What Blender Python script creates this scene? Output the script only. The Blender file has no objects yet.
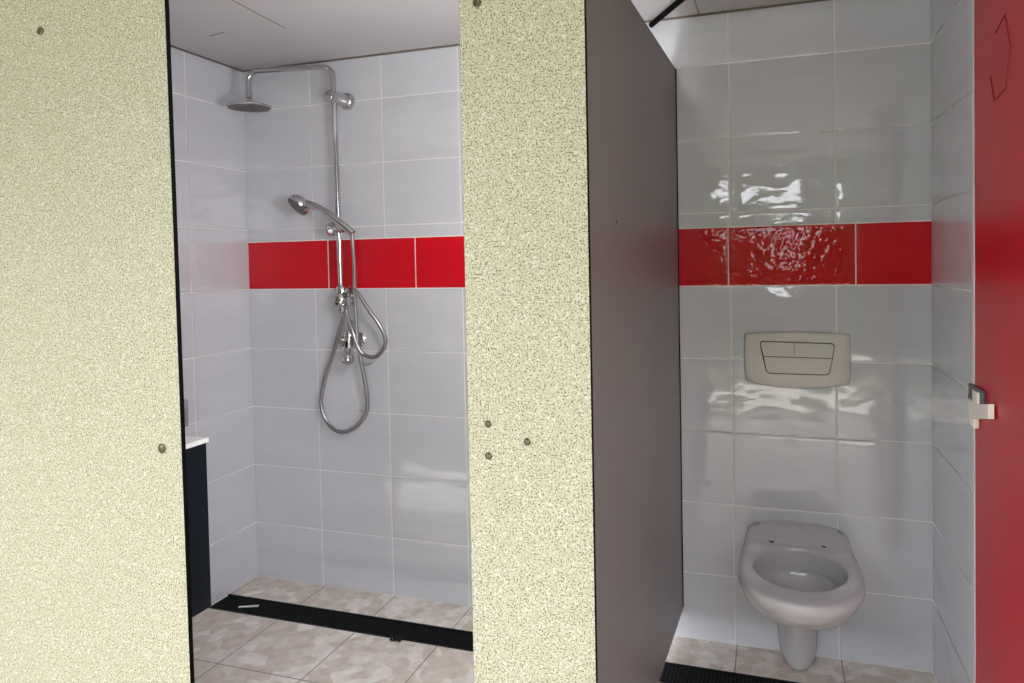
import bpy, bmesh, math, random
from mathutils import Vector, Matrix
random.seed(7)
SC = bpy.context.scene
COL = SC.collection
PI = math.pi

# ------------------------------------------------------------------ helpers
def mesh_obj(name, bm, mat, parent=None, smooth=True, angle=40):
    bmesh.ops.recalc_face_normals(bm, faces=bm.faces[:])
    me = bpy.data.meshes.new(name)
    bm.to_mesh(me); bm.free()
    o = bpy.data.objects.new(name, me)
    COL.objects.link(o)
    if mat is not None:
        for m in (mat if isinstance(mat, (list, tuple)) else [mat]):
            me.materials.append(m)
    if smooth:
        for p in me.polygons: p.use_smooth = True
        me.set_sharp_from_angle(angle=math.radians(angle))
    if parent is not None:
        o.parent = parent
        o.matrix_parent_inverse = Matrix.Translation(-Vector(parent.location))
    return o

def thing(name, loc, label, cat, group=None):
    o = bpy.data.objects.new(name, None)
    o.empty_display_size = 0.05
    COL.objects.link(o)
    o.location = loc
    return tag(o, label, cat, group)

def tag(o, label, cat, group=None, kind=None):
    o['label'] = label; o['category'] = cat
    if group: o['group'] = group
    if kind: o['kind'] = kind
    return o

def struct(o):
    o['kind'] = 'structure'; return o

def add_box(bm, a, b, bevel=0.0, seg=2):
    a = Vector(a); b = Vector(b)
    c = (a + b) / 2; s = b - a
    r = bmesh.ops.create_cube(bm, size=1.0, matrix=Matrix.Translation(c) @ Matrix.Diagonal((abs(s.x), abs(s.y), abs(s.z), 1)))
    if bevel > 0:
        vs = set(r['verts'])
        es = [e for e in bm.edges if e.verts[0] in vs and e.verts[1] in vs]
        bmesh.ops.bevel(bm, geom=es, offset=bevel, segments=seg, profile=0.5, affect='EDGES')

def add_lathe(bm, prof, base=(0, 0, 0), axis=(0, 0, 1), n=40):
    """prof: list of (radius, height) along axis"""
    q = Vector((0, 0, 1)).rotation_difference(Vector(axis).normalized())
    rings = []
    for r, h in prof:
        if r < 1e-6:
            rings.append([bm.verts.new(Vector(base) + q @ Vector((0, 0, h)))])
        else:
            rings.append([bm.verts.new(Vector(base) + q @ Vector((r * math.cos(2*PI*i/n), r * math.sin(2*PI*i/n), h))) for i in range(n)])
    for A, B in zip(rings, rings[1:]):
        for i in range(n):
            j = (i + 1) % n
            if len(A) == 1 and len(B) == 1: continue
            if len(A) == 1: bm.faces.new((A[0], B[i], B[j]))
            elif len(B) == 1: bm.faces.new((A[i], A[j], B[0]))
            else: bm.faces.new((A[i], A[j], B[j], B[i]))
    for R, first in ((rings[0], True), (rings[-1], False)):
        if len(R) > 1: bm.faces.new(R)

def catmull(pts, sub=10):
    P = [Vector(p) for p in pts]
    P = [2*P[0]-P[1]] + P + [2*P[-1]-P[-2]]
    out = []
    for i in range(1, len(P) - 2):
        a, b, c, d = P[i-1], P[i], P[i+1], P[i+2]
        for k in range(sub):
            t = k / sub
            out.append(0.5*((2*b) + (c-a)*t + (2*a-5*b+4*c-d)*t*t + (3*b-a-3*c+d)*t**3))
    out.append(P[-2])
    return out

def add_tube(bm, pts, rad, n=14, rads=None):
    P = [Vector(p) for p in pts]
    t0 = (P[1]-P[0]).normalized()
    u = t0.orthogonal().normalized()
    rings = []
    for i, p in enumerate(P):
        if i == 0: t = t0
        elif i == len(P)-1: t = (P[-1]-P[-2]).normalized()
        else: t = (P[i+1]-P[i-1]).normalized()
        u = (u - t*u.dot(t)).normalized(); v = t.cross(u)
        r = rads[i] if rads else rad
        rings.append([bm.verts.new(p + r*(math.cos(2*PI*k/n)*u + math.sin(2*PI*k/n)*v)) for k in range(n)])
    for A, B in zip(rings, rings[1:]):
        for i in range(n):
            j = (i+1) % n
            bm.faces.new((A[i], A[j], B[j], B[i]))
    bm.faces.new(rings[0]); bm.faces.new(rings[-1])

def fillet_path(pts, r, seg=8):
    P = [Vector(p) for p in pts]; out = [P[0]]
    for a, b, c in zip(P, P[1:], P[2:]):
        d1 = (a-b).normalized(); d2 = (c-b).normalized()
        s = b + d1*r; e = b + d2*r
        for k in range(seg+1):
            t = k/seg
            out.append((1-t)**2*s + 2*t*(1-t)*b + t*t*e)
    out.append(P[-1]); return out

def loft(bm, rings, close_first=True, close_last=True):
    V = [[bm.verts.new(p) for p in r] for r in rings]
    n = len(V[0])
    for A, B in zip(V, V[1:]):
        for i in range(n):
            j = (i+1) % n
            bm.faces.new((A[i], A[j], B[j], B[i]))
    if close_first: bm.faces.new(V[0])
    if close_last: bm.faces.new(V[-1])

# ------------------------------------------------------------------ materials
def new_mat(name):
    m = bpy.data.materials.new(name); m.use_nodes = True
    nt = m.node_tree
    b = nt.nodes['Principled BSDF']
    return m, nt, b

def N(nt, typ, **kw):
    n = nt.nodes.new(typ)
    for k, v in kw.items(): setattr(n, k, v)
    return n

def simple(name, col, rough=0.5, metal=0.0, spec=.5, var=0.04, scale=20, bump=0.0, bscale=200, coat=0.0):
    m, nt, b = new_mat(name)
    tc = N(nt, 'ShaderNodeTexCoord')
    no = N(nt, 'ShaderNodeTexNoise'); no.inputs['Scale'].default_value = scale; no.inputs['Detail'].default_value = 3
    nt.links.new(tc.outputs['Object'], no.inputs['Vector'])
    cr = N(nt, 'ShaderNodeValToRGB')
    cr.color_ramp.elements[0].color = (*[max(0, c*(1-var)) for c in col], 1); cr.color_ramp.elements[0].position = .3
    cr.color_ramp.elements[1].color = (*[min(1, c*(1+var)) for c in col], 1); cr.color_ramp.elements[1].position = .7
    nt.links.new(no.outputs['Fac'], cr.inputs['Fac'])
    nt.links.new(cr.outputs['Color'], b.inputs['Base Color'])
    b.inputs['Roughness'].default_value = rough; b.inputs['Metallic'].default_value = metal
    b.inputs['Coat Weight'].default_value = coat
    b.inputs['Specular IOR Level'].default_value = spec
    if bump > 0:
        n2 = N(nt, 'ShaderNodeTexNoise'); n2.inputs['Scale'].default_value = bscale
        nt.links.new(tc.outputs['Object'], n2.inputs['Vector'])
        bp = N(nt, 'ShaderNodeBump'); bp.inputs['Distance'].default_value = bump; bp.inputs['Strength'].default_value = 1
        nt.links.new(n2.outputs['Fac'], bp.inputs['Height']); nt.links.new(bp.outputs['Normal'], b.inputs['Normal'])
    return m

def tile_mat(name, col, rough, waves, var=0.03, ior=1.5, spec=.5):
    """glazed tile with a wavy glaze; waves: list of (scale, distance, stretch, detail)"""
    m, nt, b = new_mat(name)
    tc = N(nt, 'ShaderNodeTexCoord')
    no = N(nt, 'ShaderNodeTexNoise'); no.inputs['Scale'].default_value = 3; no.inputs['Detail'].default_value = 4
    mp = N(nt, 'ShaderNodeMapping'); mp.inputs['Scale'].default_value = (1, 1, 5)
    nt.links.new(tc.outputs['Object'], mp.inputs['Vector']); nt.links.new(mp.outputs['Vector'], no.inputs['Vector'])
    cr = N(nt, 'ShaderNodeValToRGB')
    cr.color_ramp.elements[0].color = (*[c*(1-var) for c in col], 1); cr.color_ramp.elements[0].position = .3
    cr.color_ramp.elements[1].color = (*[min(1, c*(1+var)) for c in col], 1); cr.color_ramp.elements[1].position = .7
    nt.links.new(no.outputs['Fac'], cr.inputs['Fac']); nt.links.new(cr.outputs['Color'], b.inputs['Base Color'])
    b.inputs['Roughness'].default_value = rough
    b.inputs['IOR'].default_value = ior
    b.inputs['Specular IOR Level'].default_value = spec
    prev = None
    for sc, dist, st, det in waves:
        mp2 = N(nt, 'ShaderNodeMapping'); mp2.inputs['Scale'].default_value = st
        nt.links.new(tc.outputs['Object'], mp2.inputs['Vector'])
        n2 = N(nt, 'ShaderNodeTexNoise'); n2.inputs['Scale'].default_value = sc; n2.inputs['Detail'].default_value = det
        nt.links.new(mp2.outputs['Vector'], n2.inputs['Vector'])
        bp = N(nt, 'ShaderNodeBump'); bp.inputs['Distance'].default_value = dist; bp.inputs['Strength'].default_value = 1
        nt.links.new(n2.outputs['Fac'], bp.inputs['Height'])
        if prev is not None: nt.links.new(prev, bp.inputs['Normal'])
        prev = bp.outputs['Normal']
    if prev is not None: nt.links.new(prev, b.inputs['Normal'])
    return m

def speckle_mat():
    m, nt, b = new_mat('cream_speckle')
    tc = N(nt, 'ShaderNodeTexCoord')
    n1 = N(nt, 'ShaderNodeTexNoise'); n1.inputs['Scale'].default_value = 300; n1.inputs['Detail'].default_value = 1.5
    n2 = N(nt, 'ShaderNodeTexNoise'); n2.inputs['Scale'].default_value = 230; n2.inputs['Detail'].default_value = 1.0
    mp = N(nt, 'ShaderNodeMapping'); mp.inputs['Location'].default_value = (3.1, 7.7, 1.3)
    nt.links.new(tc.outputs['Object'], n1.inputs['Vector'])
    nt.links.new(tc.outputs['Object'], mp.inputs['Vector']); nt.links.new(mp.outputs['Vector'], n2.inputs['Vector'])
    r1 = N(nt, 'ShaderNodeValToRGB')
    e = r1.color_ramp.elements
    e[0].position = .385; e[0].color = (.17, .155, .09, 1)
    e[1].position = .455; e[1].color = (.48, .45, .32, 1)
    x = e.new(.62); x.color = (.535, .51, .385, 1)
    r2 = N(nt, 'ShaderNodeValToRGB')
    r2.color_ramp.elements[0].position = .58; r2.color_ramp.elements[0].color = (0, 0, 0, 1)
    r2.color_ramp.elements[1].position = .70; r2.color_ramp.elements[1].color = (1, 1, 1, 1)
    mx = N(nt, 'ShaderNodeMix', data_type='RGBA')
    nt.links.new(n1.outputs['Fac'], r1.inputs['Fac']); nt.links.new(n2.outputs['Fac'], r2.inputs['Fac'])
    nt.links.new(r2.outputs['Color'], mx.inputs['Factor'])
    nt.links.new(r1.outputs['Color'], mx.inputs['A']); mx.inputs['B'].default_value = (.65, .64, .545, 1)
    nt.links.new(mx.outputs['Result'], b.inputs['Base Color'])
    b.inputs['Roughness'].default_value = .42
    b.inputs['Specular IOR Level'].default_value = .3
    return m

def floor_mat():
    m, nt, b = new_mat('floor_tiles')
    tc = N(nt, 'ShaderNodeTexCoord')
    mp = N(nt, 'ShaderNodeMapping'); mp.inputs['Location'].default_value = (-.342 + .333*10, .575 + .333*20, 0)
    nt.links.new(tc.outputs['Object'], mp.inputs['Vector'])
    # angular marble patches
    nz = N(nt, 'ShaderNodeTexNoise'); nz.inputs['Scale'].default_value = 6; nz.inputs['Detail'].default_value = 2
    nt.links.new(mp.outputs['Vector'], nz.inputs['Vector'])
    mix = N(nt, 'ShaderNodeMix', data_type='VECTOR'); mix.inputs['Factor'].default_value = .035
    nt.links.new(mp.outputs['Vector'], mix.inputs['A']); nt.links.new(nz.outputs['Color'], mix.inputs['B'])
    vo = N(nt, 'ShaderNodeTexVoronoi'); vo.inputs['Scale'].default_value = 19
    nt.links.new(mix.outputs['Result'], vo.inputs['Vector'])
    sp = N(nt, 'ShaderNodeSeparateColor'); nt.links.new(vo.outputs['Color'], sp.inputs['Color'])
    cr = N(nt, 'ShaderNodeValToRGB'); cr.color_ramp.interpolation = 'LINEAR'
    e = cr.color_ramp.elements
    e[0].position = 0; e[0].color = (.69, .60, .53, 1)
    e[1].position = .8; e[1].color = (.85, .80, .76, 1)
    x = e.new(.42); x.color = (.71, .625, .56, 1)
    x = e.new(.58); x.color = (.74, .675, .62, 1)
    nt.links.new(sp.outputs['Red'], cr.inputs['Fac'])
    # fine mottling
    n2 = N(nt, 'ShaderNodeTexNoise'); n2.inputs['Scale'].default_value = 25; n2.inputs['Detail'].default_value = 5
    nt.links.new(mp.outputs['Vector'], n2.inputs['Vector'])
    r2 = N(nt, 'ShaderNodeValToRGB')
    r2.color_ramp.elements[0].position = .35; r2.color_ramp.elements[0].color = (.86, .84, .82, 1)
    r2.color_ramp.elements[1].position = .65; r2.color_ramp.elements[1].color = (1.06, 1.05, 1.04, 1)
    nt.links.new(n2.outputs['Fac'], r2.inputs['Fac'])
    mu = N(nt, 'ShaderNodeMix', data_type='RGBA', blend_type='MULTIPLY'); mu.inputs['Factor'].default_value = 1
    nt.links.new(cr.outputs['Color'], mu.inputs['A']); nt.links.new(r2.outputs['Color'], mu.inputs['B'])
    # joints
    br = N(nt, 'ShaderNodeTexBrick'); br.offset = 0; br.squash = 1
    br.inputs['Scale'].default_value = 1; br.inputs['Brick Width'].default_value = .333; br.inputs['Row Height'].default_value = .333
    br.inputs['Mortar Size'].default_value = .0024; br.inputs['Mortar Smooth'].default_value = .3
    br.inputs['Color1'].default_value = (0, 0, 0, 1); br.inputs['Color2'].default_value = (0, 0, 0, 1); br.inputs['Mortar'].default_value = (1, 1, 1, 1)
    nt.links.new(mp.outputs['Vector'], br.inputs['Vector'])
    mx = N(nt, 'ShaderNodeMix', data_type='RGBA')
    nt.links.new(br.outputs['Color'], mx.inputs['Factor']); nt.links.new(mu.outputs['Result'], mx.inputs['A'])
    mx.inputs['B'].default_value = (.30, .25, .22, 1)
    nt.links.new(mx.outputs['Result'], b.inputs['Base Color'])
    b.inputs['Roughness'].default_value = .33
    bp = N(nt, 'ShaderNodeBump'); bp.inputs['Distance'].default_value = .002; bp.invert = True
    nt.links.new(br.outputs['Color'], bp.inputs['Height']); nt.links.new(bp.outputs['Normal'], b.inputs['Normal'])
    return m

M_WHITE = tile_mat('white_glazed_tile', (.615, .615, .665), .045, [(8, .0021, (1, 1, 1.9), 0.6), (26, .00025, (1, 1, 1.6), 1)], ior=1.75)
M_RED = tile_mat('red_glazed_tile', (.53, .005, .016), .07, [(40, .0013, (1, 1, 1), 1.0)], var=.06)
M_REDS = tile_mat('red_smooth_tile', (.62, .006, .016), .20, [(20, .0002, (1, 1, 1), 1)], var=.06, spec=.25)
M_GROUT = simple('grout', (.86, .84, .83), .8, var=.05)
M_CEIL = simple('ceiling_board', (.53, .51, .525), .7, var=.03, scale=4)
M_JOINT = simple('dark_joint', (.16, .13, .11), .8)
M_CREAM = speckle_mat()
M_CORE = simple('black_core', (.003, .003, .004), .7, spec=.05)
M_GREY = simple('mauve_grey_laminate', (.215, .195, .193), .42, var=.05, scale=2)
M_REDDOOR = simple('red_laminate', (.47, .005, .020), .34, var=.05, scale=3)
M_REDDARK = simple('scratched_red', (.20, .01, .02), .4)
M_WHITEP = simple('white_plastic', (.80, .74, .66), .35)
M_LILAC = simple('pale_edge_profile', (.66, .60, .62), .4)
M_DGREY = simple('dark_grey_plastic', (.12, .115, .12), .45)
M_BASIN = simple('white_basin', (.88, .88, .88), .15)
M_NAVY = simple('blue_black_cabinet', (.004, .007, .012), .4, spec=.12)
M_CHROME = simple('chrome', (.56, .55, .56), .13, metal=1, var=.02)
M_STEEL = simple('hose_steel', (.40, .385, .385), .3, metal=1, var=.05, bump=.0, bscale=300)
M_BOLT = simple('bolt_metal', (.15, .135, .095), .4, metal=1, var=.5, scale=300)
M_HEAD = simple('dark_nozzle_face', (.10, .09, .095), .4)
M_CERAM = simple('white_ceramic', (.57, .56, .575), .04, var=.015, scale=5)
M_PLATE = simple('flush_plate_plastic', (.63, .605, .565), .22, var=.02)
M_LINE = simple('button_gap', (.05, .045, .04), .6)
M_BLACK = simple('black_drain', (.008, .008, .009), .5, spec=.2)
M_PAPER = simple('white_paper', (.85, .83, .80), .7)
M_FLOOR = floor_mat()
M_CONC = simple('pale_concrete', (.62, .58, .52), .8, var=.1, scale=3)
M_GRASS = simple('grass', (.09, .12, .05), .9, var=.3, scale=6)
M_LEAF = simple('leaf_green', (.05, .12, .02), .5, var=.4, scale=5)
M_PLASTER = simple('plaster', (.70, .68, .64), .8)

# ------------------------------------------------------------------ dimensions (metres)
W, H = .3333, .2503
ZC = 2.16                     # ceiling height
XR = 2.615                    # right tiled wall
ZR0, ZR1, ZS = 1.236, 1.436, 1.486   # red band bottom / top / next joint
FY = -1.163                   # outer face of the front panels
G = .0020                     # half joint

def tile_grid(bm, rects, fn, tiltf, ni=10, nj=8, mat=0, pil=.0007):
    """rects (u0,v0,u1,v1); fn(u,v,h)->point ; slightly pillowed, slightly tilted tiles"""
    for (u0, v0, u1, v1, mi) in rects:
        u0 += G; u1 -= G; v0 += G; v1 -= G
        tu, tv = tiltf((u0+u1)/2, (v0+v1)/2)
        # nonuniform steps so edges roll off
        def steps(n, L):
            e = min(.007/L, .2)
            return [0, e*.3, e] + [e + (1-2*e)*k/(n-1) for k in range(1, n-1)] + [1-e, 1-e*.3, 1]
        su = steps(ni, u1-u0); sv = steps(nj, v1-v0)
        grid = []
        for b_ in sv:
            row = []
            for a in su:
                u = u0 + (u1-u0)*a; v = v0 + (v1-v0)*b_
                du = min(a, 1-a)*(u1-u0); dv = min(b_, 1-b_)*(v1-v0)
                roll = 0
                for d in (du, dv):
                    if d < .007: roll += .0005*(1-d/.007)**2
                h = .0042 - roll - pil*(((a-.5)*2)**2 + ((b_-.5)*2)**2)*.5 + tu*(u-(u0+u1)/2) + tv*(v-(v0+v1)/2)
                row.append(bm.verts.new(fn(u, v, h)))
            grid.append(row)
        for r0, r1 in zip(grid, grid[1:]):
            for k in range(len(r0)-1):
                f = bm.faces.new((r0[k], r0[k+1], r1[k+1], r1[k])); f.material_index = mi

rt = random.Random(3)
def rand_tilt(u, v):
    return rt.uniform(-.0032, .0032), rt.uniform(-.004, .004)

# -------- back wall
rects = []
xs = [0] + [W*k for k in range(1, 8)] + [XR]
zs = [0, ZR0-4*H, ZR0-3*H, ZR0-2*H, ZR0-H, ZR0]
zs2 = [ZR1, ZS, ZS+H, ZS+2*H, ZC]
for x0, x1 in zip(xs, xs[1:]):
    for z0, z1 in list(zip(zs, zs[1:])) + list(zip(zs2, zs2[1:])):
        rects.append((x0, z0, x1, z1, 0))
xr_ = [0, .4, .8, 1.2, 1.6, 1.992, 2.392, XR]
for i, (x0, x1) in enumerate(zip(xr_, xr_[1:])):
    rects.append((x0, ZR0, x1, ZR1, 1 if i >= 4 and i < 6 else 2))
bm = bmesh.new()
tile_grid(bm, rects, lambda u, v, h: Vector((u, -h, v)), rand_tilt)
n_ = len(bm.faces)
add_box(bm, (-.16, -.0022, -.02), (XR+.16, .12, ZC+.02))
bm.faces.ensure_lookup_table()
for f in bm.faces[n_:]: f.material_index = 3
struct(mesh_obj('wall_back', bm, [M_WHITE, M_RED, M_REDS, M_GROUT], angle=60))

# -------- side walls (tiled faces towards the cubicles)
zrow = [0, ZR0-4*H, ZR0-3*H, ZR0-2*H, ZR0-H, ZR0, ZS, ZS+H, ZS+2*H, ZC]
def side_wall(name, x, sgn, y_first, y_end):
    bm = bmesh.new()
    ys = [0, y_first]
    while ys[-1] + W < y_end: ys.append(ys[-1] + W)
    ys.append(y_end)
    r = []
    for y0, y1 in zip(ys, ys[1:]):
        for z0, z1 in zip(zrow, zrow[1:]): r.append((y0, z0, y1, z1, 0))
    tile_grid(bm, r, lambda u, v, h: Vector((x + sgn*h, -u, v)), rand_tilt)
    n_ = len(bm.faces)
    a, b = sorted((x + sgn*.0022, x - sgn*.14))
    add_box(bm, (a, -y_end, -.02), (b, 0, ZC+.02))
    bm.faces.ensure_lookup_table()
    for f in bm.faces[n_:]: f.material_index = 1
    struct(mesh_obj(name, bm, [M_WHITE, M_GROUT], angle=60))
side_wall('wall_left', 0, 1, .303, 1.15)
side_wall('wall_right', XR, -1, .462, 1.15)

# -------- porch side walls, floor, ceiling
bm = bmesh.new(); add_box(bm, (-1.75, -3.4, -.02), (-1.6, -1.15, ZC+.02)); struct(mesh_obj('wall_porch_left', bm, M_PLASTER, smooth=False))
bm = bmesh.new(); add_box(bm, (4.2, -3.4, -.02), (4.35, -1.15, ZC+.02)); struct(mesh_obj('wall_porch_right', bm, M_PLASTER, smooth=False))
for nm, a, b in (('wall_front_left', (-1.6, -1.15, 0), (-.14, -1.03, ZC)), ('wall_front_right', (2.76, -1.15, 0), (4.2, -1.03, ZC))):
    bm = bmesh.new(); add_box(bm, a, b); struct(mesh_obj(nm, bm, M_PLASTER, smooth=False))
DY0, DY1 = -.168, -.283       # drain channel
bm = bmesh.new()
add_box(bm, (-.14, DY0, -.06), (XR+.14, 0, 0))
add_box(bm, (-1.75, -3.4, -.06), (4.35, DY1, 0))
add_box(bm, (-.14, DY1, -.09), (XR+.14, DY0, -.06))
struct(mesh_obj('floor', bm, M_FLOOR, smooth=False))
bm = bmesh.new(); add_box(bm, (-1.75, -3.4, ZC), (4.35, .12, ZC+.1)); struct(mesh_obj('ceiling', bm, M_CEIL, smooth=False))
def strip(name, pts, w, z0, z1, mat):
    bm = bmesh.new()
    P = [Vector((p[0], p[1], 0)) for p in pts]
    d = (P[1]-P[0]).normalized(); n = Vector((-d.y, d.x, 0))*w/2
    a = [P[0]+n, P[1]+n, P[1]-n, P[0]-n]
    loft(bm, [[v+Vector((0, 0, z0)) for v in a], [v+Vector((0, 0, z1)) for v in a]])
    return struct(mesh_obj(name, bm, mat, smooth=False))
strip('trim_1', ((0, -.007), (XR, -.007)), .006, ZC-.006, ZC, M_JOINT)
strip('trim_2', ((.007, 0), (.007, -1.1)), .006, ZC-.006, ZC, M_JOINT)
strip('trim_3', ((.521, -.37), (.5715, -1.1)), .003, ZC-.001, ZC, M_JOINT)
strip('trim_4', ((.215, -.394), (.30, -.412)), .004, ZC-.001, ZC, M_JOINT)
strip('trim_5', ((1.906, -.01), (1.895, -1.1)), .003, ZC-.001, ZC, M_JOINT)

# -------- outside: what the glaze mirrors and where the daylight comes from
bm = bmesh.new(); add_box(bm, (-14, -16, -.08), (18, -3.4, -.03)); struct(mesh_obj('ground', bm, M_GRASS, smooth=False))
bm = bmesh.new(); add_box(bm, (.45, -4.9, -.05), (12, -4.05, -.005)); struct(mesh_obj('path', bm, M_CONC, smooth=False))  # pale strip added outside for bright ground reflections in the tile glaze
rh = random.Random(5)
def foliage(name, n, fn, label, cat, s0=.05, s1=.1):
    bm = bmesh.new()
    k = 0
    while k < n:
        c = fn()
        if c is None: continue
        k += 1
        d = Vector((rh.gauss(0, 1), rh.gauss(0, 1), rh.gauss(0, 1))).normalized()
        u = d.orthogonal().normalized(); v = d.cross(u); s = rh.uniform(s0, s1)
        bm.faces.new([bm.verts.new(c + u*s), bm.verts.new(c + v*s*.45), bm.verts.new(c - u*s), bm.verts.new(c - v*s*.45)])
    return tag(mesh_obj(name, bm, M_LEAF, smooth=False), label, cat, kind='stuff')
def low():
    x = rh.uniform(1.3, 3.4); z = rh.uniform(0, 1.93 + .10*math.sin(x*7))
    if abs(x-2.24) < .13 and 1.2 < z < 1.75: return None  # gap shaped so a bright spot of sky glints on the red tile
    return Vector((x, rh.uniform(-7.0, -6.4), z))
foliage('hedge', 7000, low, 'green leafy hedge outside in front of the cubicles', 'hedge')
def tall():  # added foliage, out of view, narrowing the sky that lights the cubicles
    x = rh.uniform(-2.2, 6.4)
    if 1.45 < x < 2.6: return None
    return Vector((x, rh.uniform(-8.8, -8.0), rh.uniform(0, 3.3 + .3*math.sin(x*3))))
foliage('sky_block_shrub', 14000, tall, 'tall dark foliage added out of view beside the hedge to block sky light', 'shrub', .07, .14)
def crown():  # added out of view to cap the sky patch mirrored in the tiles
    return Vector((rh.uniform(1.2, 3.0), rh.uniform(-7.7, -7.2), rh.uniform(2.32, 3.5)))
foliage('sky_block_crown', 4000, crown, 'leafy mass added out of view above the hedge to block sky light', 'tree', .06, .12)

# ------------------------------------------------------------------ front panels
def slab(bm, a, b): add_box(bm, a, b, bevel=.0008, seg=1)
def panel(name, x0, x1, label, bolts, lean=0):
    t = thing(name, ((x0+x1)/2, FY+.006, .12), label, 'partition')
    bm = bmesh.new()
    slab(bm, (x0, FY, .12), (x1, FY+.012, 2.02))
    bm.faces.ensure_lookup_table()
    if lean:
        for v in bm.verts:
            if v.co.x > (x0+x1)/2: v.co.x += (1.1-v.co.z)*lean
    o = mesh_obj('board', bm, [M_CREAM, M_CORE], t, smooth=False)
    for p in o.data.polygons:
        if abs(p.normal.y) < .9: p.material_index = 1
    for (bx, bz, r, kind) in bolts:
        bm = bmesh.new()
        if kind == 'dome':
            add_lathe(bm, [(r, 0), (r, .001), (r*.8, .0028), (r*.45, .004), (0, .0044)], (bx, FY, bz), (0, -1, 0), 28)
            mesh_obj('bolt_cap', bm, M_BOLT, t)
        else:
            add_lathe(bm, [(r, 0), (r, .002), (r*.75, .003), (r*.5, .0024), (r*.45, .0008), (0, .0008)], (bx, FY, bz), (0, -1, 0), 28)
            mesh_obj('bolt_cap', bm, M_BOLT, t)
    for xf in (x0+.07, x1-.07):
        bm = bmesh.new()
        add_lathe(bm, [(.028, 0), (.028, .006), (.011, .010), (.011, .125)], (xf, FY+.006, 0), (0, 0, 1), 20)
        add_box(bm, (xf-.018, FY+.0125, .10), (xf+.018, FY+.017, .19))
        mesh_obj('foot', bm, M_STEEL, t)
    return t
def fx(x): return 2.143 + (x-2.143)*(1.210/1.2233)     # -1.15 plane -> outer face
def fz(z): return 1.3245 + (z-1.3245)*(1.210/1.2233)
LX = .847
lp = panel('speckled_panel', -.14, LX, 'wide cream speckled panel at the left of the shower opening', [
    (fx(.7757), fz(.9098), .0115, 'dome'), (fx(.4405), fz(1.912), .0095, 'ring')], .0055)
bm = bmesh.new()
add_box(bm, (LX-.03, FY+.012, .963), (LX-.002, FY+.026, 1.026), bevel=.004)
mesh_obj('strike_plate', bm, M_DGREY, lp)['label'] = 'dark grey plastic catch on the edge of the panel'
MX0, MX1 = fx(1.558), fx(1.8125)
mp_ = panel('speckled_panel', MX0, MX1, 'narrow cream speckled panel between the shower and toilet openings', [
    (fx(1.6012), fz(1.0108), .0072, 'dome'), (fx(1.6009), fz(.9474), .0072, 'dome'),
    (fx(1.6823), fz(.9801), .0072, 'dome'), (fx(1.597), fz(1.8305), .0085, 'ring')])

# ------------------------------------------------------------------ grey partition between the cubicles
t = thing('cubicle_partition', (1.812, -.58, .1), 'tall mauve grey partition board between shower and toilet', 'partition')
bm = bmesh.new()
y0, y1 = -.006, FY+.0125
xa, xb = 1.823, 1.823 + .0323*(y1-y0)          # the board stands very slightly out of square
pl4 = [(xa-.023, y0), (xa, y0), (xb, y1), (xb-.023, y1)]
loft(bm, [[Vector((x, y, .10)) for x, y in pl4], [Vector((x, y, 1.986)) for x, y in pl4]])
bmesh.ops.bevel(bm, geom=bm.edges[:], offset=.0015, segments=1, affect='EDGES')
mesh_obj('board', bm, M_GREY, t, smooth=False)
bm = bmesh.new()
add_box(bm, (1.8225, -.010, .11), (1.8258, -.003, 1.985))
mesh_obj('edge_seal', bm, M_CORE, t, smooth=False)
bm = bmesh.new()
add_lathe(bm, [(.004, 0), (.004, .0008), (.002, .0012), (0, .0012)], (1.7955, -.838, 1.4166), (1, -.0323, 0), 16)
mesh_obj('screw', bm, M_CORE, t)

# dark bar under the ceiling
bm = bmesh.new()
a = Vector((1.742, -.012, 2.142)); b = Vector((1.8697, -.203, 2.142)); d = (b-a)
add_tube(bm, [a, a+d*9.5], .0095, 12)
o = mesh_obj('ceiling_conduit', bm, M_CORE)
tag(o, 'thin black conduit running under the ceiling above the grey partition', 'conduit')

# ------------------------------------------------------------------ red toilet door, swung inwards
t = thing('cubicle_door', (2.58, -.87, .12), 'red cubicle door swung open at the right of the toilet', 'door')
bm = bmesh.new()
DX, DYF, DYH = 2.5835, -.58, -1.15
add_box(bm, (DX, DYH, .12), (DX+.012, DYF-.004, 2.0), bevel=.0008, seg=1)
mesh_obj('board', bm, M_REDDOOR, t, smooth=False)
bm = bmesh.new(); add_box(bm, (DX-.0016, DYF-.016, .12), (DX+.0136, DYF, 2.0), bevel=.001)
mesh_obj('edge_strip', bm, M_LILAC, t)['label'] = 'pale vertical strip along the free edge'
bm = bmesh.new(); add_box(bm, (DX-.010, -.684, .981), (DX, DYF+.004, 1.026), bevel=.003)
lt = mesh_obj('latch', bm, M_DGREY, t)
bm = bmesh.new()
add_box(bm, (DX-.014, -.672, .988), (DX-.008, -.626, 1.020), bevel=.002)
add_box(bm, (DX-.014, -.640, .932), (DX-.001, -.584, .992), bevel=.004)
lv = [(-.612, .948), (-.756, .981), (-.756, 1.012), (-.612, .982)]
loft(bm, [[Vector((DX-.004, y, z)) for y, z in lv], [Vector((DX-.014, y, z)) for y, z in lv], [Vector((DX-.016, y*.99-.0068, z*.96+.0392)) for y, z in lv]])
k_ = mesh_obj('thumb_turn', bm, M_WHITEP, lt); k_['label'] = 'off white plastic thumb turn'
def door_pt(u, v):
    # door face points for the scratched mark (y, z on the face)
    return Vector((DX-.0006, u, v))
MARK = []   # filled below
for zz in (.4, 1.05, 1.75):
    bm = bmesh.new()
    add_lathe(bm, [(.008, 0), (.008, .09)], (DX+.012, DYH+.004, zz), (0, 0, 1), 16)
    mesh_obj('hinge', bm, M_DGREY, t)
DOOR = t

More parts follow.
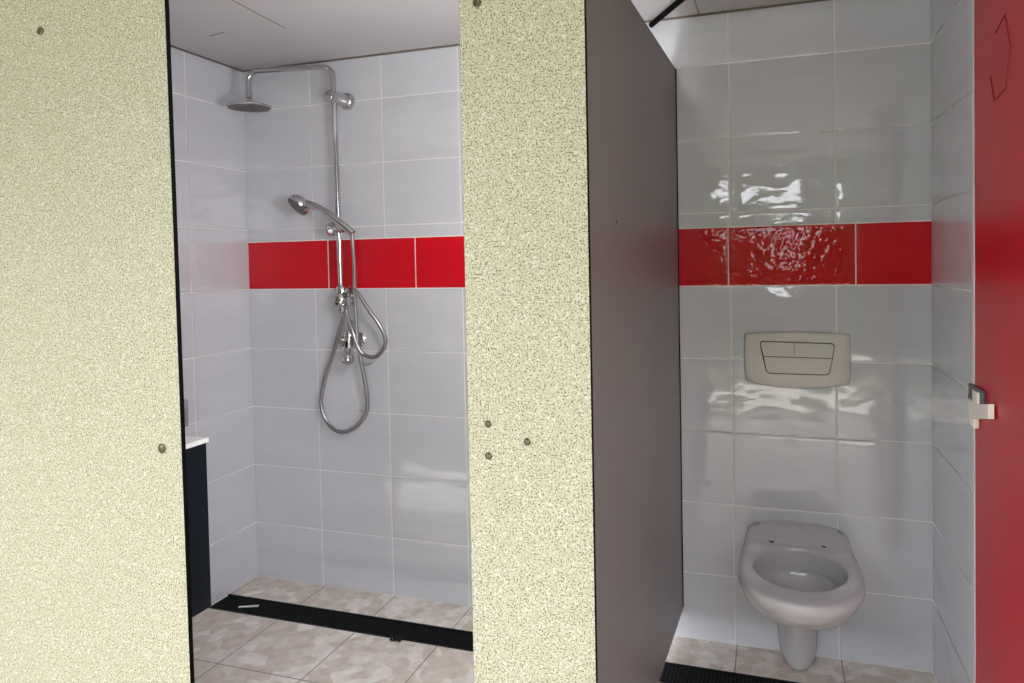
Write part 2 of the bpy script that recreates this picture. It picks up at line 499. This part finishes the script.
# ------------------------------------------------------------------ floor drain
t = thing('floor_drain', (XR/2, (DY0+DY1)/2, -.06), 'long black slotted channel drain along the back of both cubicles', 'drain')
bm = bmesh.new()
add_box(bm, (.004, DY0-.007, -.06), (XR-.004, DY0-.0005, .0015))
add_box(bm, (.004, DY1+.0005, -.06), (XR-.004, DY1+.007, .0015))
add_box(bm, (.004, DY1+.007, -.06), (XR-.004, DY0-.007, -.055))
mesh_obj('channel', bm, M_BLACK, t, smooth=False)
bm = bmesh.new()
yy = DY1+.008
for k in range(9):
    y = DY1+.0085 + k*(DY0-DY1-.017-.003)/8
    add_box(bm, (.006, y, -.012), (XR-.006, y+.003, -.001))
x = .008
while x < XR-.01:
    add_box(bm, (x, DY1+.0085, -.013), (x+.003, DY0-.0085, -.002)); x += .0125
mesh_obj('grate', bm, M_BLACK, t, smooth=False)

# litter on the floor
bm = bmesh.new()
loft(bm, [[Vector((0.121, -0.240, -.001)), Vector((0.192, -0.214, -.001)), Vector((0.195, -0.222, -.001)), Vector((0.124, -0.248, -.001))],
          [Vector((0.121, -0.240, .0015)), Vector((0.192, -0.214, .003)), Vector((0.195, -0.222, .003)), Vector((0.124, -0.248, .0015))]])
tag(mesh_obj('paper_strip', bm, M_PAPER, smooth=False), 'small white strip of paper lying on the black drain', 'litter')
bm = bmesh.new()
rl = random.Random(2)
for k in range(14):
    c = Vector((.852+rl.uniform(-.018, .018), -.292+rl.uniform(-.010, .006), .004+rl.uniform(0, .006)))
    bmesh.ops.create_icosphere(bm, subdivisions=1, radius=rl.uniform(.004, .008), matrix=Matrix.Translation(c))
tag(mesh_obj('dirt_clump', bm, M_BLACK), 'small dark clump of dirt at the edge of the shower drain', 'litter')

# ------------------------------------------------------------------ washbasin cabinet
t = thing('washbasin_cabinet', (.29, -.985, .35), 'blue black washbasin cabinet with white top behind the left panel', 'cabinet')
bm = bmesh.new(); add_box(bm, (.006, -1.148, .352), (.578, -.826, .828), bevel=.002); mesh_obj('carcass', bm, M_NAVY, t)
bm = bmesh.new()
# basin top with a sunken bowl
n = 48; x0, x1, ya, yb = .004, .583, -1.149, -.822
def rr(s, z):
    out = []
    cx, cy, hx, hy = (x0+x1)/2, (ya+yb)/2, (x1-x0)/2*s, (yb-ya)/2*s
    for i in range(n):
        a = 2*PI*(i+.0)/n; c, s_ = math.cos(a), math.sin(a)
        k = 1/max(abs(c), abs(s_)) if s > .9 else (abs(c)**3.2 + abs(s_)**3.2)**(-1/3.2)
        out.append(Vector((cx + hx*k*c, cy + hy*k*s_, z)))
    return out
loft(bm, [rr(1, .829), rr(1, .8405), rr(.995, .842), rr(.8, .842), rr(.77, .838), rr(.65, .80), rr(.3, .79), rr(.05, .79)])
mesh_obj('basin_top', bm, M_BASIN, t)['label'] = 'white basin top'

# ------------------------------------------------------------------ shower set
PX, PY = .506, -.075
t = thing('shower_column', (PX, 0, .96), 'chrome shower column with round rain head and valve on the back wall', 'shower')
bm = bmesh.new()
AE = Vector((.158, -.147, 2.106))
path = fillet_path([(PX+.003, PY, 1.17), (PX-.008, PY, 2.108), AE, (AE.x, AE.y, 2.0)], .045, 10)
add_tube(bm, path, .0105, 16)
mesh_obj('riser_pipe', bm, M_CHROME, t)
bm = bmesh.new()
add_lathe(bm, [(.0125, -.012), (.0135, 0), (.0135, .014), (.011, .016), (.011, .024), (.016, .03), (.016, .036), (.010, .04)], (AE.x, AE.y, 2.015), (0, 0, -1), 24)
mesh_obj('swivel_joint', bm, M_CHROME, t)
RH = .083
hx = Vector((AE.x, AE.y, 1.967))
bm = bmesh.new(); add_lathe(bm, [(.012, .012), (.03, .008), (RH-.006, .0045), (RH, .002), (RH, -.003), (RH-.003, -.0055), (0, -.0055)], hx, (0.0, -.03, 1), 56)
hd = mesh_obj('rain_head', bm, M_CHROME, t)
bm = bmesh.new(); add_lathe(bm, [(RH-.006, -.0057), (RH-.007, -.0075), (0, -.0075)], hx, (0.0, -.03, 1), 56)
for ring in range(1, 5):
    for k in range(ring*9):
        a = 2*PI*k/(ring*9); r = .0175*ring
        p = hx + Vector((r*math.cos(a), r*math.sin(a), -.009))
        bmesh.ops.create_cone(bm, segments=6, radius1=.0015, radius2=.002, depth=.003, cap_ends=True, matrix=Matrix.Translation(p))
f_ = mesh_obj('nozzle_face', bm, M_HEAD, hd); f_['label'] = 'dark grey nozzle face'
# upper wall bracket
bm = bmesh.new()
add_lathe(bm, [(.033, 0), (.034, .004), (.034, .016), (.030, .024), (.025, .028), (.023, .095), (.025, .098), (.025, .106), (.020, .113), (0, .115)], (PX+.010, 0, 1.986), (-.17, -1, 0), 32)
mesh_obj('wall_bracket', bm, M_CHROME, t)
# slider / hand shower holder
HZ = 1.470
bm = bmesh.new()
add_lathe(bm, [(.0, -.026), (.024, -.025), (.027, -.020), (.027, -.006), (.0155, .004), (.0155, .045), (.013, .052), (0, .054)], (PX-.014, PY-.008, HZ+.006), (1, -.35, .04), 28)
add_lathe(bm, [(.017, -.02), (.017, .02)], (PX-.003, PY, HZ), (0, 0, 1), 24)
add_lathe(bm, [(.012, -.018), (.018, -.01), (.019, .012), (.015, .016)], (PX+.048, PY-.05, HZ+.008), (.62, .15, -.60), 24)
add_tube(bm, [(PX+.01, PY-.005, HZ), (PX+.048, PY-.05, HZ+.006)], .011, 12)
mesh_obj('hand_shower_holder', bm, M_CHROME, t)
# diverter
DZ = 1.20
bm = bmesh.new()
add_lathe(bm, [(.014, .052), (.022, .048), (.025, .04), (.025, .012), (.031, .008), (.032, -.024), (.025, -.030), (.019, -.042), (.017, -.052), (.013, -.056)], (PX+.006, PY, DZ), (0, 0, 1), 28)
add_lathe(bm, [(.013, 0), (.016, .004), (.016, .035), (.020, .037), (.020, .052), (.012, .054)], (PX+.012, PY, DZ+.012), (.85, -.35, .30), 24)
add_lathe(bm, [(.020, 0), (.024, .022), (.024, .034), (.020, .038), (0, .04)], (PX+.010, PY-.012, DZ-.004), (.25, -1, .1), 24)
add_lathe(bm, [(.022, -.004), (.022, .01), (.012, .012), (.012, .075)], (PX+.006, 0, DZ-.012), (0, -1, 0), 24)
mesh_obj('diverter', bm, M_CHROME, t)
# lower valve
VZ = 1.030; VX = .535
bm = bmesh.new()
add_lathe(bm, [(.032, 0), (.032, .005), (.024, .012), (.017, .014), (.017, .075)], (VX, 0, VZ), (0, -1, 0), 28)
add_lathe(bm, [(.011, .085), (.015, .08), (.015, .045), (.022, .038), (.024, .02), (.024, -.02), (.019, -.028), (.017, -.048), (.0225, -.055), (.024, -.075), (.018, -.086), (0, -.088)], (VX, -.07, VZ), (.09, 0, 1), 28)
add_lathe(bm, [(.013, 0), (.016, .012), (.021, .016), (.021, .026), (.012, .030)], (VX-.004, -.075, VZ), (-.9, -.4, .1), 20)
mesh_obj('mixer_valve', bm, M_CHROME, t)
bm = bmesh.new()
add_lathe(bm, [(.012, 0), (.014, .015), (.022, .020), (.024, .035), (.020, .046), (0, .049)], (VX+.004, -.080, VZ-.040), (.22, -.55, -.8), 24)
mesh_obj('valve_knob', bm, M_CHROME, t)

# hoses
def hose(name, pts, rad, parent):
    P = catmull(pts, 26)
    # resample and corrugate
    bm = bmesh.new()
    L = [0]
    for a, b in zip(P, P[1:]): L.append(L[-1] + (b-a).length)
    step = .0022; Q = []; j = 0; s = 0
    while s < L[-1]:
        while L[j+1] < s: j += 1
        f = (s-L[j])/max(1e-9, L[j+1]-L[j]); Q.append(P[j].lerp(P[j+1], f)); s += step
    add_tube(bm, Q, rad, 10, [rad*(1.0 if i % 2 else .86) for i in range(len(Q))])
    o = mesh_obj(name, bm, M_STEEL, parent, angle=180)
    return o

# ------------------------------------------------------------------ camera model (also used to place the hose bends measured on the wall)
CAM = Vector((2.143325, -2.373349, 1.324504))
RT = Vector((.95548303, .29448452, -.01819472)); UP = Vector((.00951554, .03087864, .99947785)); FW = Vector((-.29489258, .95515725, -.02670184))
HOSE_A = [(0.599, -0.125, 1.454), (0.597, -0.115, 1.389), (0.590, -0.100, 1.312), (0.581, -0.090, 1.238), (0.576, -0.080, 1.140), (0.578, -0.075, 1.038), (0.587, -0.070, 0.954), (0.593, -0.065, 0.910), (0.604, -0.060, 0.823), (0.596, -0.055, 0.752), (0.560, -0.050, 0.704), (0.501, -0.045, 0.667), (0.445, -0.045, 0.666), (0.399, -0.045, 0.706), (0.377, -0.045, 0.770), (0.387, -0.047, 0.824), (0.409, -0.050, 0.890), (0.453, -0.058, 0.981), (0.488, -0.066, 1.069), (0.516, -0.074, 1.134), (0.522, -0.075, 1.159)]
HOSE_B = [(0.584, -0.100, 1.235), (0.607, -0.105, 1.219), (0.647, -0.100, 1.159), (0.684, -0.090, 1.103), (0.702, -0.080, 1.056), (0.700, -0.075, 1.021), (0.674, -0.070, 0.986), (0.641, -0.070, 0.970), (0.604, -0.072, 0.979), (0.583, -0.080, 1.008), (0.565, -0.085, 1.066), (0.538, -0.080, 1.128), (0.529, -0.076, 1.159)]
hose('supply_hose', HOSE_B, .0085, t)

t2 = thing('hand_shower', (.40, -.14, 1.56), 'chrome hand shower resting in its holder on the shower column', 'hand shower')
bm = bmesh.new()
hp = [(.380, -.145, 1.575), (.43, -.146, 1.566), (.47, -.145, 1.553), (.51, -.142, 1.527), (.55, -.138, 1.498), (.585, -.133, 1.470), (.606, -.128, 1.452)]
HP = catmull(hp, 6)
nn = len(HP)
add_tube(bm, HP, .013, 18, [.021 - .008*min(1, i/(nn*.35)) + .0025*math.sin(PI*min(1, max(0, (i/nn-.35)/.65))) for i in range(nn)])
mesh_obj('handle', bm, M_CHROME, t2)
bm = bmesh.new()
add_lathe(bm, [(0, .036), (.020, .034), (.037, .025), (.046, .010), (.047, .0), (.044, -.008)], (.380, -.152, 1.566), (.40, .60, .70), 36)
sh_ = mesh_obj('spray_head', bm, M_CHROME, t2)
bm = bmesh.new()
add_lathe(bm, [(.0438, -.0078), (.042, -.0105), (0, -.0115)], (.380, -.152, 1.566), (.40, .60, .70), 36)
mesh_obj('spray_face', bm, M_HEAD, sh_)
hose('flexible_hose', HOSE_A, .0085, t2)

# ------------------------------------------------------------------ toilet
TX = 2.204
t = thing('toilet', (TX, -.25, 0), 'white wall mounted toilet bowl without a seat', 'toilet')
def outline(wb, wm, ym, yf, n=72, y0=0.0, z=0.0, cr=.03):
    """D outline: half width wb at wall, wm at ym, front at yf"""
    pts = []
    K = 60
    for i in range(K+1):                      # right side from back corner to front
        a = i/K
        if a < .45:
            s = a/.45; y = y0 - cr*.3 + (ym-y0+cr*.3)*s
            s2 = math.sin(s*PI/2); x = wb + (wm-wb)*s2
        else:
            s = (a-.45)/.55*PI/2; x = wm*math.cos(s)**.92 if math.cos(s) > 0 else 0; y = ym + (yf-ym)*math.sin(s)
        pts.append((x, y))
    pts = [(0, y0), (wb*.5, y0), (wb-cr*.35, y0)] + pts
    full = pts + [(-x, y) for x, y in reversed(pts[1:-1])]
    # resample
    V = [Vector((x, y, 0)) for x, y in full]; V.append(V[0]); L = [0]
    for p, q in zip(V, V[1:]): L.append(L[-1]+(q-p).length)
    out = []; j = 0
    for i in range(n):
        s = L[-1]*i/n
        while L[j+1] < s: j += 1
        f = (s-L[j])/max(1e-9, L[j+1]-L[j]); p = V[j].lerp(V[j+1], f)
        out.append(Vector((TX+p.x, p.y, z)))
    return out
def ell(a, b, cy, z, n=72, ref=None):
    out = []
    for p in ref:
        th = math.atan2((p.y-cy)/b, (p.x-TX)/a)
        out.append(Vector((TX + a*math.cos(th), cy + b*math.sin(th), z)))
    return out
Y0 = -.0045
rim = outline(.158, .174, -.285, -.488, y0=Y0, z=.40)
ref = rim
def bump(p):
    y = p.y; f = max(0, min(1, (y+.095)/.075)); f = f*f*(3-2*f)
    return .046*f*max(0, 1-.55*abs((p.x-TX)/.158)**3)
def sag(r): return [Vector((p.x, p.y, p.z - (.345-p.z)*1.0*max(0, 1-abs(p.y)/.20))) for p in r]
def lift(r): return [Vector((p.x, p.y, p.z + bump(p))) for p in r]
inner = ell(.137, .150, -.252, .402, ref=ref)
inset = outline(.150, .165, -.285, -.477, y0=Y0, z=.402)
rings = [
    sag(outline(.06, .05, -.18, -.25, y0=Y0, z=.258)),
    sag(outline(.085, .090, -.19, -.318, y0=Y0, z=.263)),
    sag(outline(.105, .120, -.21, -.370, y0=Y0, z=.280)),
    sag(outline(.125, .145, -.24, -.418, y0=Y0, z=.302)),
    sag(outline(.142, .164, -.27, -.457, y0=Y0, z=.337)),
    outline(.153, .1745, -.28, -.482, y0=Y0, z=.368),
    lift(outline(.158, .1775, -.285, -.490, y0=Y0, z=.385)),
    lift(outline(.158, .176, -.285, -.488, y0=Y0, z=.395)),
    lift(outline(.155, .170, -.285, -.483, y0=Y0, z=.400)),
    lift(inset)]
for k in (.25, .5, .72, .88): rings.append(lift([a.lerp(b, k) for a, b in zip(inset, inner)]))
rings += [inner,
    ell(.133, .146, -.252, .398, ref=ref), ell(.131, .144, -.252, .388, ref=ref), ell(.131, .144, -.252, .340, ref=ref),
    ell(.133, .146, -.252, .334, ref=ref), ell(.146, .159, -.252, .336, ref=ref), ell(.145, .158, -.252, .322, ref=ref),
    ell(.130, .145, -.252, .300, ref=ref), ell(.110, .125, -.25, .285, ref=ref), ell(.075, .09, -.25, .276, ref=ref),
    ell(.03, .04, -.25, .272, ref=ref)]
bm = bmesh.new(); loft(bm, rings)
mesh_obj('bowl', bm, M_CERAM, t, angle=70)
bm = bmesh.new()
pr = []
for z, a, b in ((.003, .042, .100), (.006, .050, .110), (.015, .057, .117), (.04, .062, .122), (.10, .066, .127), (.16, .069, .132), (.25, .072, .142)):
    pr.append([Vector((TX + a*math.cos(q*PI/24), min(Y0, -b*math.sin(q*PI/24)+0.0), z)) for q in range(25)] +
              [Vector((TX - a*1.0 + 2*a*k/5, Y0, z)) for k in range(1, 5)])
loft(bm, pr)
mesh_obj('pedestal', bm, M_CERAM, t, angle=60)
for hx_ in (-.08, .08):
    bm = bmesh.new(); add_lathe(bm, [(.0085, 0), (.0085, .0012), (0, .0012)], (TX+hx_, -.082, .405), (0, -.25, 1), 20)
    mesh_obj('seat_bolt_hole', bm, M_LINE, t)

# ------------------------------------------------------------------ flush plate
t = thing('flush_plate', (2.208, 0, .99), 'beige white dual flush plate on the tiled wall above the toilet', 'flush plate')
def plate_outline(s, y):
    cx, cz = 2.208, .992
    top = [(-.158, .084), (-.1, .089), (0, .0915), (.1, .089), (.158, .084)]
    right = [(.1645, .078), (.166, .04), (.165, -.04), (.163, -.068), (.156, -.078)]
    bot = [(.11, -.088), (.05, -.0945), (0, -.0965), (-.05, -.0945), (-.11, -.088)]
    left = [(-.156, -.078), (-.163, -.068), (-.165, -.04), (-.166, .04), (-.1645, .078)]
    out = []
    for x, z in top + right + bot + left: out.append(Vector((cx + x - s*(1 if x > 0 else -1 if x < 0 else 0), y, cz + z - s*(1 if z > 0 else -1))))
    return out
bm = bmesh.new()
loft(bm, [plate_outline(-.002, -.003), plate_outline(0, -.012), plate_outline(.003, -.016), plate_outline(.012, -.0185), plate_outline(.03, -.0195)])
mesh_obj('cover', bm, M_PLATE, t, angle=35)
def quad_rounded(P, y, inset=0.0, r=.012):
    c = sum((Vector((p[0], 0, p[1])) for p in P), Vector())/len(P)
    Q = []
    for i in range(len(P)):
        a = Vector((P[i-1][0], 0, P[i-1][1])); b = Vector((P[i][0], 0, P[i][1])); d = Vector((P[(i+1) % len(P)][0], 0, P[(i+1) % len(P)][1]))
        rr_ = P[i][2] if len(P[i]) > 2 else r
        d1 = (a-b).normalized(); d2 = (d-b).normalized()
        for k in range(6):
            tt = k/5
            q = (1-tt)**2*(b+d1*rr_) + 2*tt*(1-tt)*b + tt*tt*(b+d2*rr_)
            q = q + (c-q).normalized()*inset
            Q.append(Vector((q.x, y, q.z)))
    return Q
big = [(2.092, 1.050, .014), (2.326, 1.046, .014), (2.318, 1.000, .001), (2.104, 1.002, .001)]
sml = [(2.104, 1.000, .001), (2.318, .998, .001), (2.308, .946, .014), (2.114, .946, .014)]
ring = [(2.0895, 1.053, .016), (2.3285, 1.049, .016), (2.310, .943, .016), (2.112, .943, .016)]
bm = bmesh.new()
loft(bm, [quad_rounded(ring, -.0150), quad_rounded(ring, -.0199)])
mesh_obj('button_surround', bm, M_LINE, t, smooth=False)
for nm, P in (('large_button', big), ('small_button', sml)):
    bm = bmesh.new()
    loft(bm, [quad_rounded(P, -.016, .0005), quad_rounded(P, -.0212, .0005), quad_rounded(P, -.0222, .002)])
    mesh_obj(nm, bm, M_PLATE, t, smooth=False)
bm = bmesh.new(); add_box(bm, (2.2005, -.0224, 1.008), (2.202, -.020, 1.047)); mesh_obj('button_mark', bm, M_JOINT, t, smooth=False)

# ------------------------------------------------------------------ scratched mark on the red door
def on_door(u, v):
    d = RT*((u-565.30)/679.89) - UP*((v-281.11)/679.89) + FW
    k = (DX-.0004-CAM.x)/d.x
    return CAM + d*k
pts = [(1001, 17), (1005, 15), (1010.5, 42), (1010, 60), (1006.5, 86), (994.5, 101), (991, 78)]
for nm, pp in (('scratched_mark', [(995.5, 33), (1005, 15), (1010.5, 46), (1006.5, 87), (994.5, 101), (990.5, 76)]),):
    bm = bmesh.new()
    P3 = [on_door(*q) for q in pp]
    add_tube(bm, P3, .0020, 6)
    mesh_obj(nm, bm, M_REDDARK, DOOR)['label'] = 'angular line scratched into the red face'

# ------------------------------------------------------------------ light
w = bpy.data.worlds.new('World'); SC.world = w; w.use_nodes = True
nt = w.node_tree; bg = nt.nodes['Background']
sky = nt.nodes.new('ShaderNodeTexSky'); sky.sky_type = 'HOSEK_WILKIE'
sky.turbidity = 4; sky.ground_albedo = .4; sky.sun_direction = Vector((.6, .25, .75)).normalized()
mx = nt.nodes.new('ShaderNodeMix'); mx.data_type = 'RGBA'; mx.inputs['Factor'].default_value = .75
nt.links.new(sky.outputs['Color'], mx.inputs['A']); mx.inputs['B'].default_value = (.95, .97, 1, 1)
nt.links.new(mx.outputs['Result'], bg.inputs['Color'])
bg.inputs['Strength'].default_value = 9
L = bpy.data.lights.new('sun', 'SUN'); L.energy = 9; L.angle = .02; L.color = (1, .94, .85)
o = bpy.data.objects.new('sun', L); COL.objects.link(o)
o.rotation_euler = Vector((-.55, -.12, -.8)).to_track_quat('-Z', 'Y').to_euler()

P = bpy.data.lights.new('shower_fill', 'POINT'); P.energy = 25; P.shadow_soft_size = .12; P.color = (.95, .96, 1)  # added fill light with no fixture, brightens the shower cubicle
o = bpy.data.objects.new('shower_fill', P); COL.objects.link(o); o.location = (1.62, -1.0, 1.48)

# ------------------------------------------------------------------ camera
cam = bpy.data.cameras.new('camera'); co = bpy.data.objects.new('camera', cam); COL.objects.link(co)
cam.sensor_width = 36; cam.lens = 679.89*36/1024
cam.shift_x = (512-565.30)/1024; cam.shift_y = (281.11-341.5)/1024
cam.clip_start = .02
m = Matrix((( RT.x, UP.x, -FW.x, CAM.x), (RT.y, UP.y, -FW.y, CAM.y), (RT.z, UP.z, -FW.z, CAM.z), (0, 0, 0, 1)))
co.matrix_world = m
SC.camera = co
SC.view_settings.view_transform = 'Standard'
SC.view_settings.exposure = 0.0
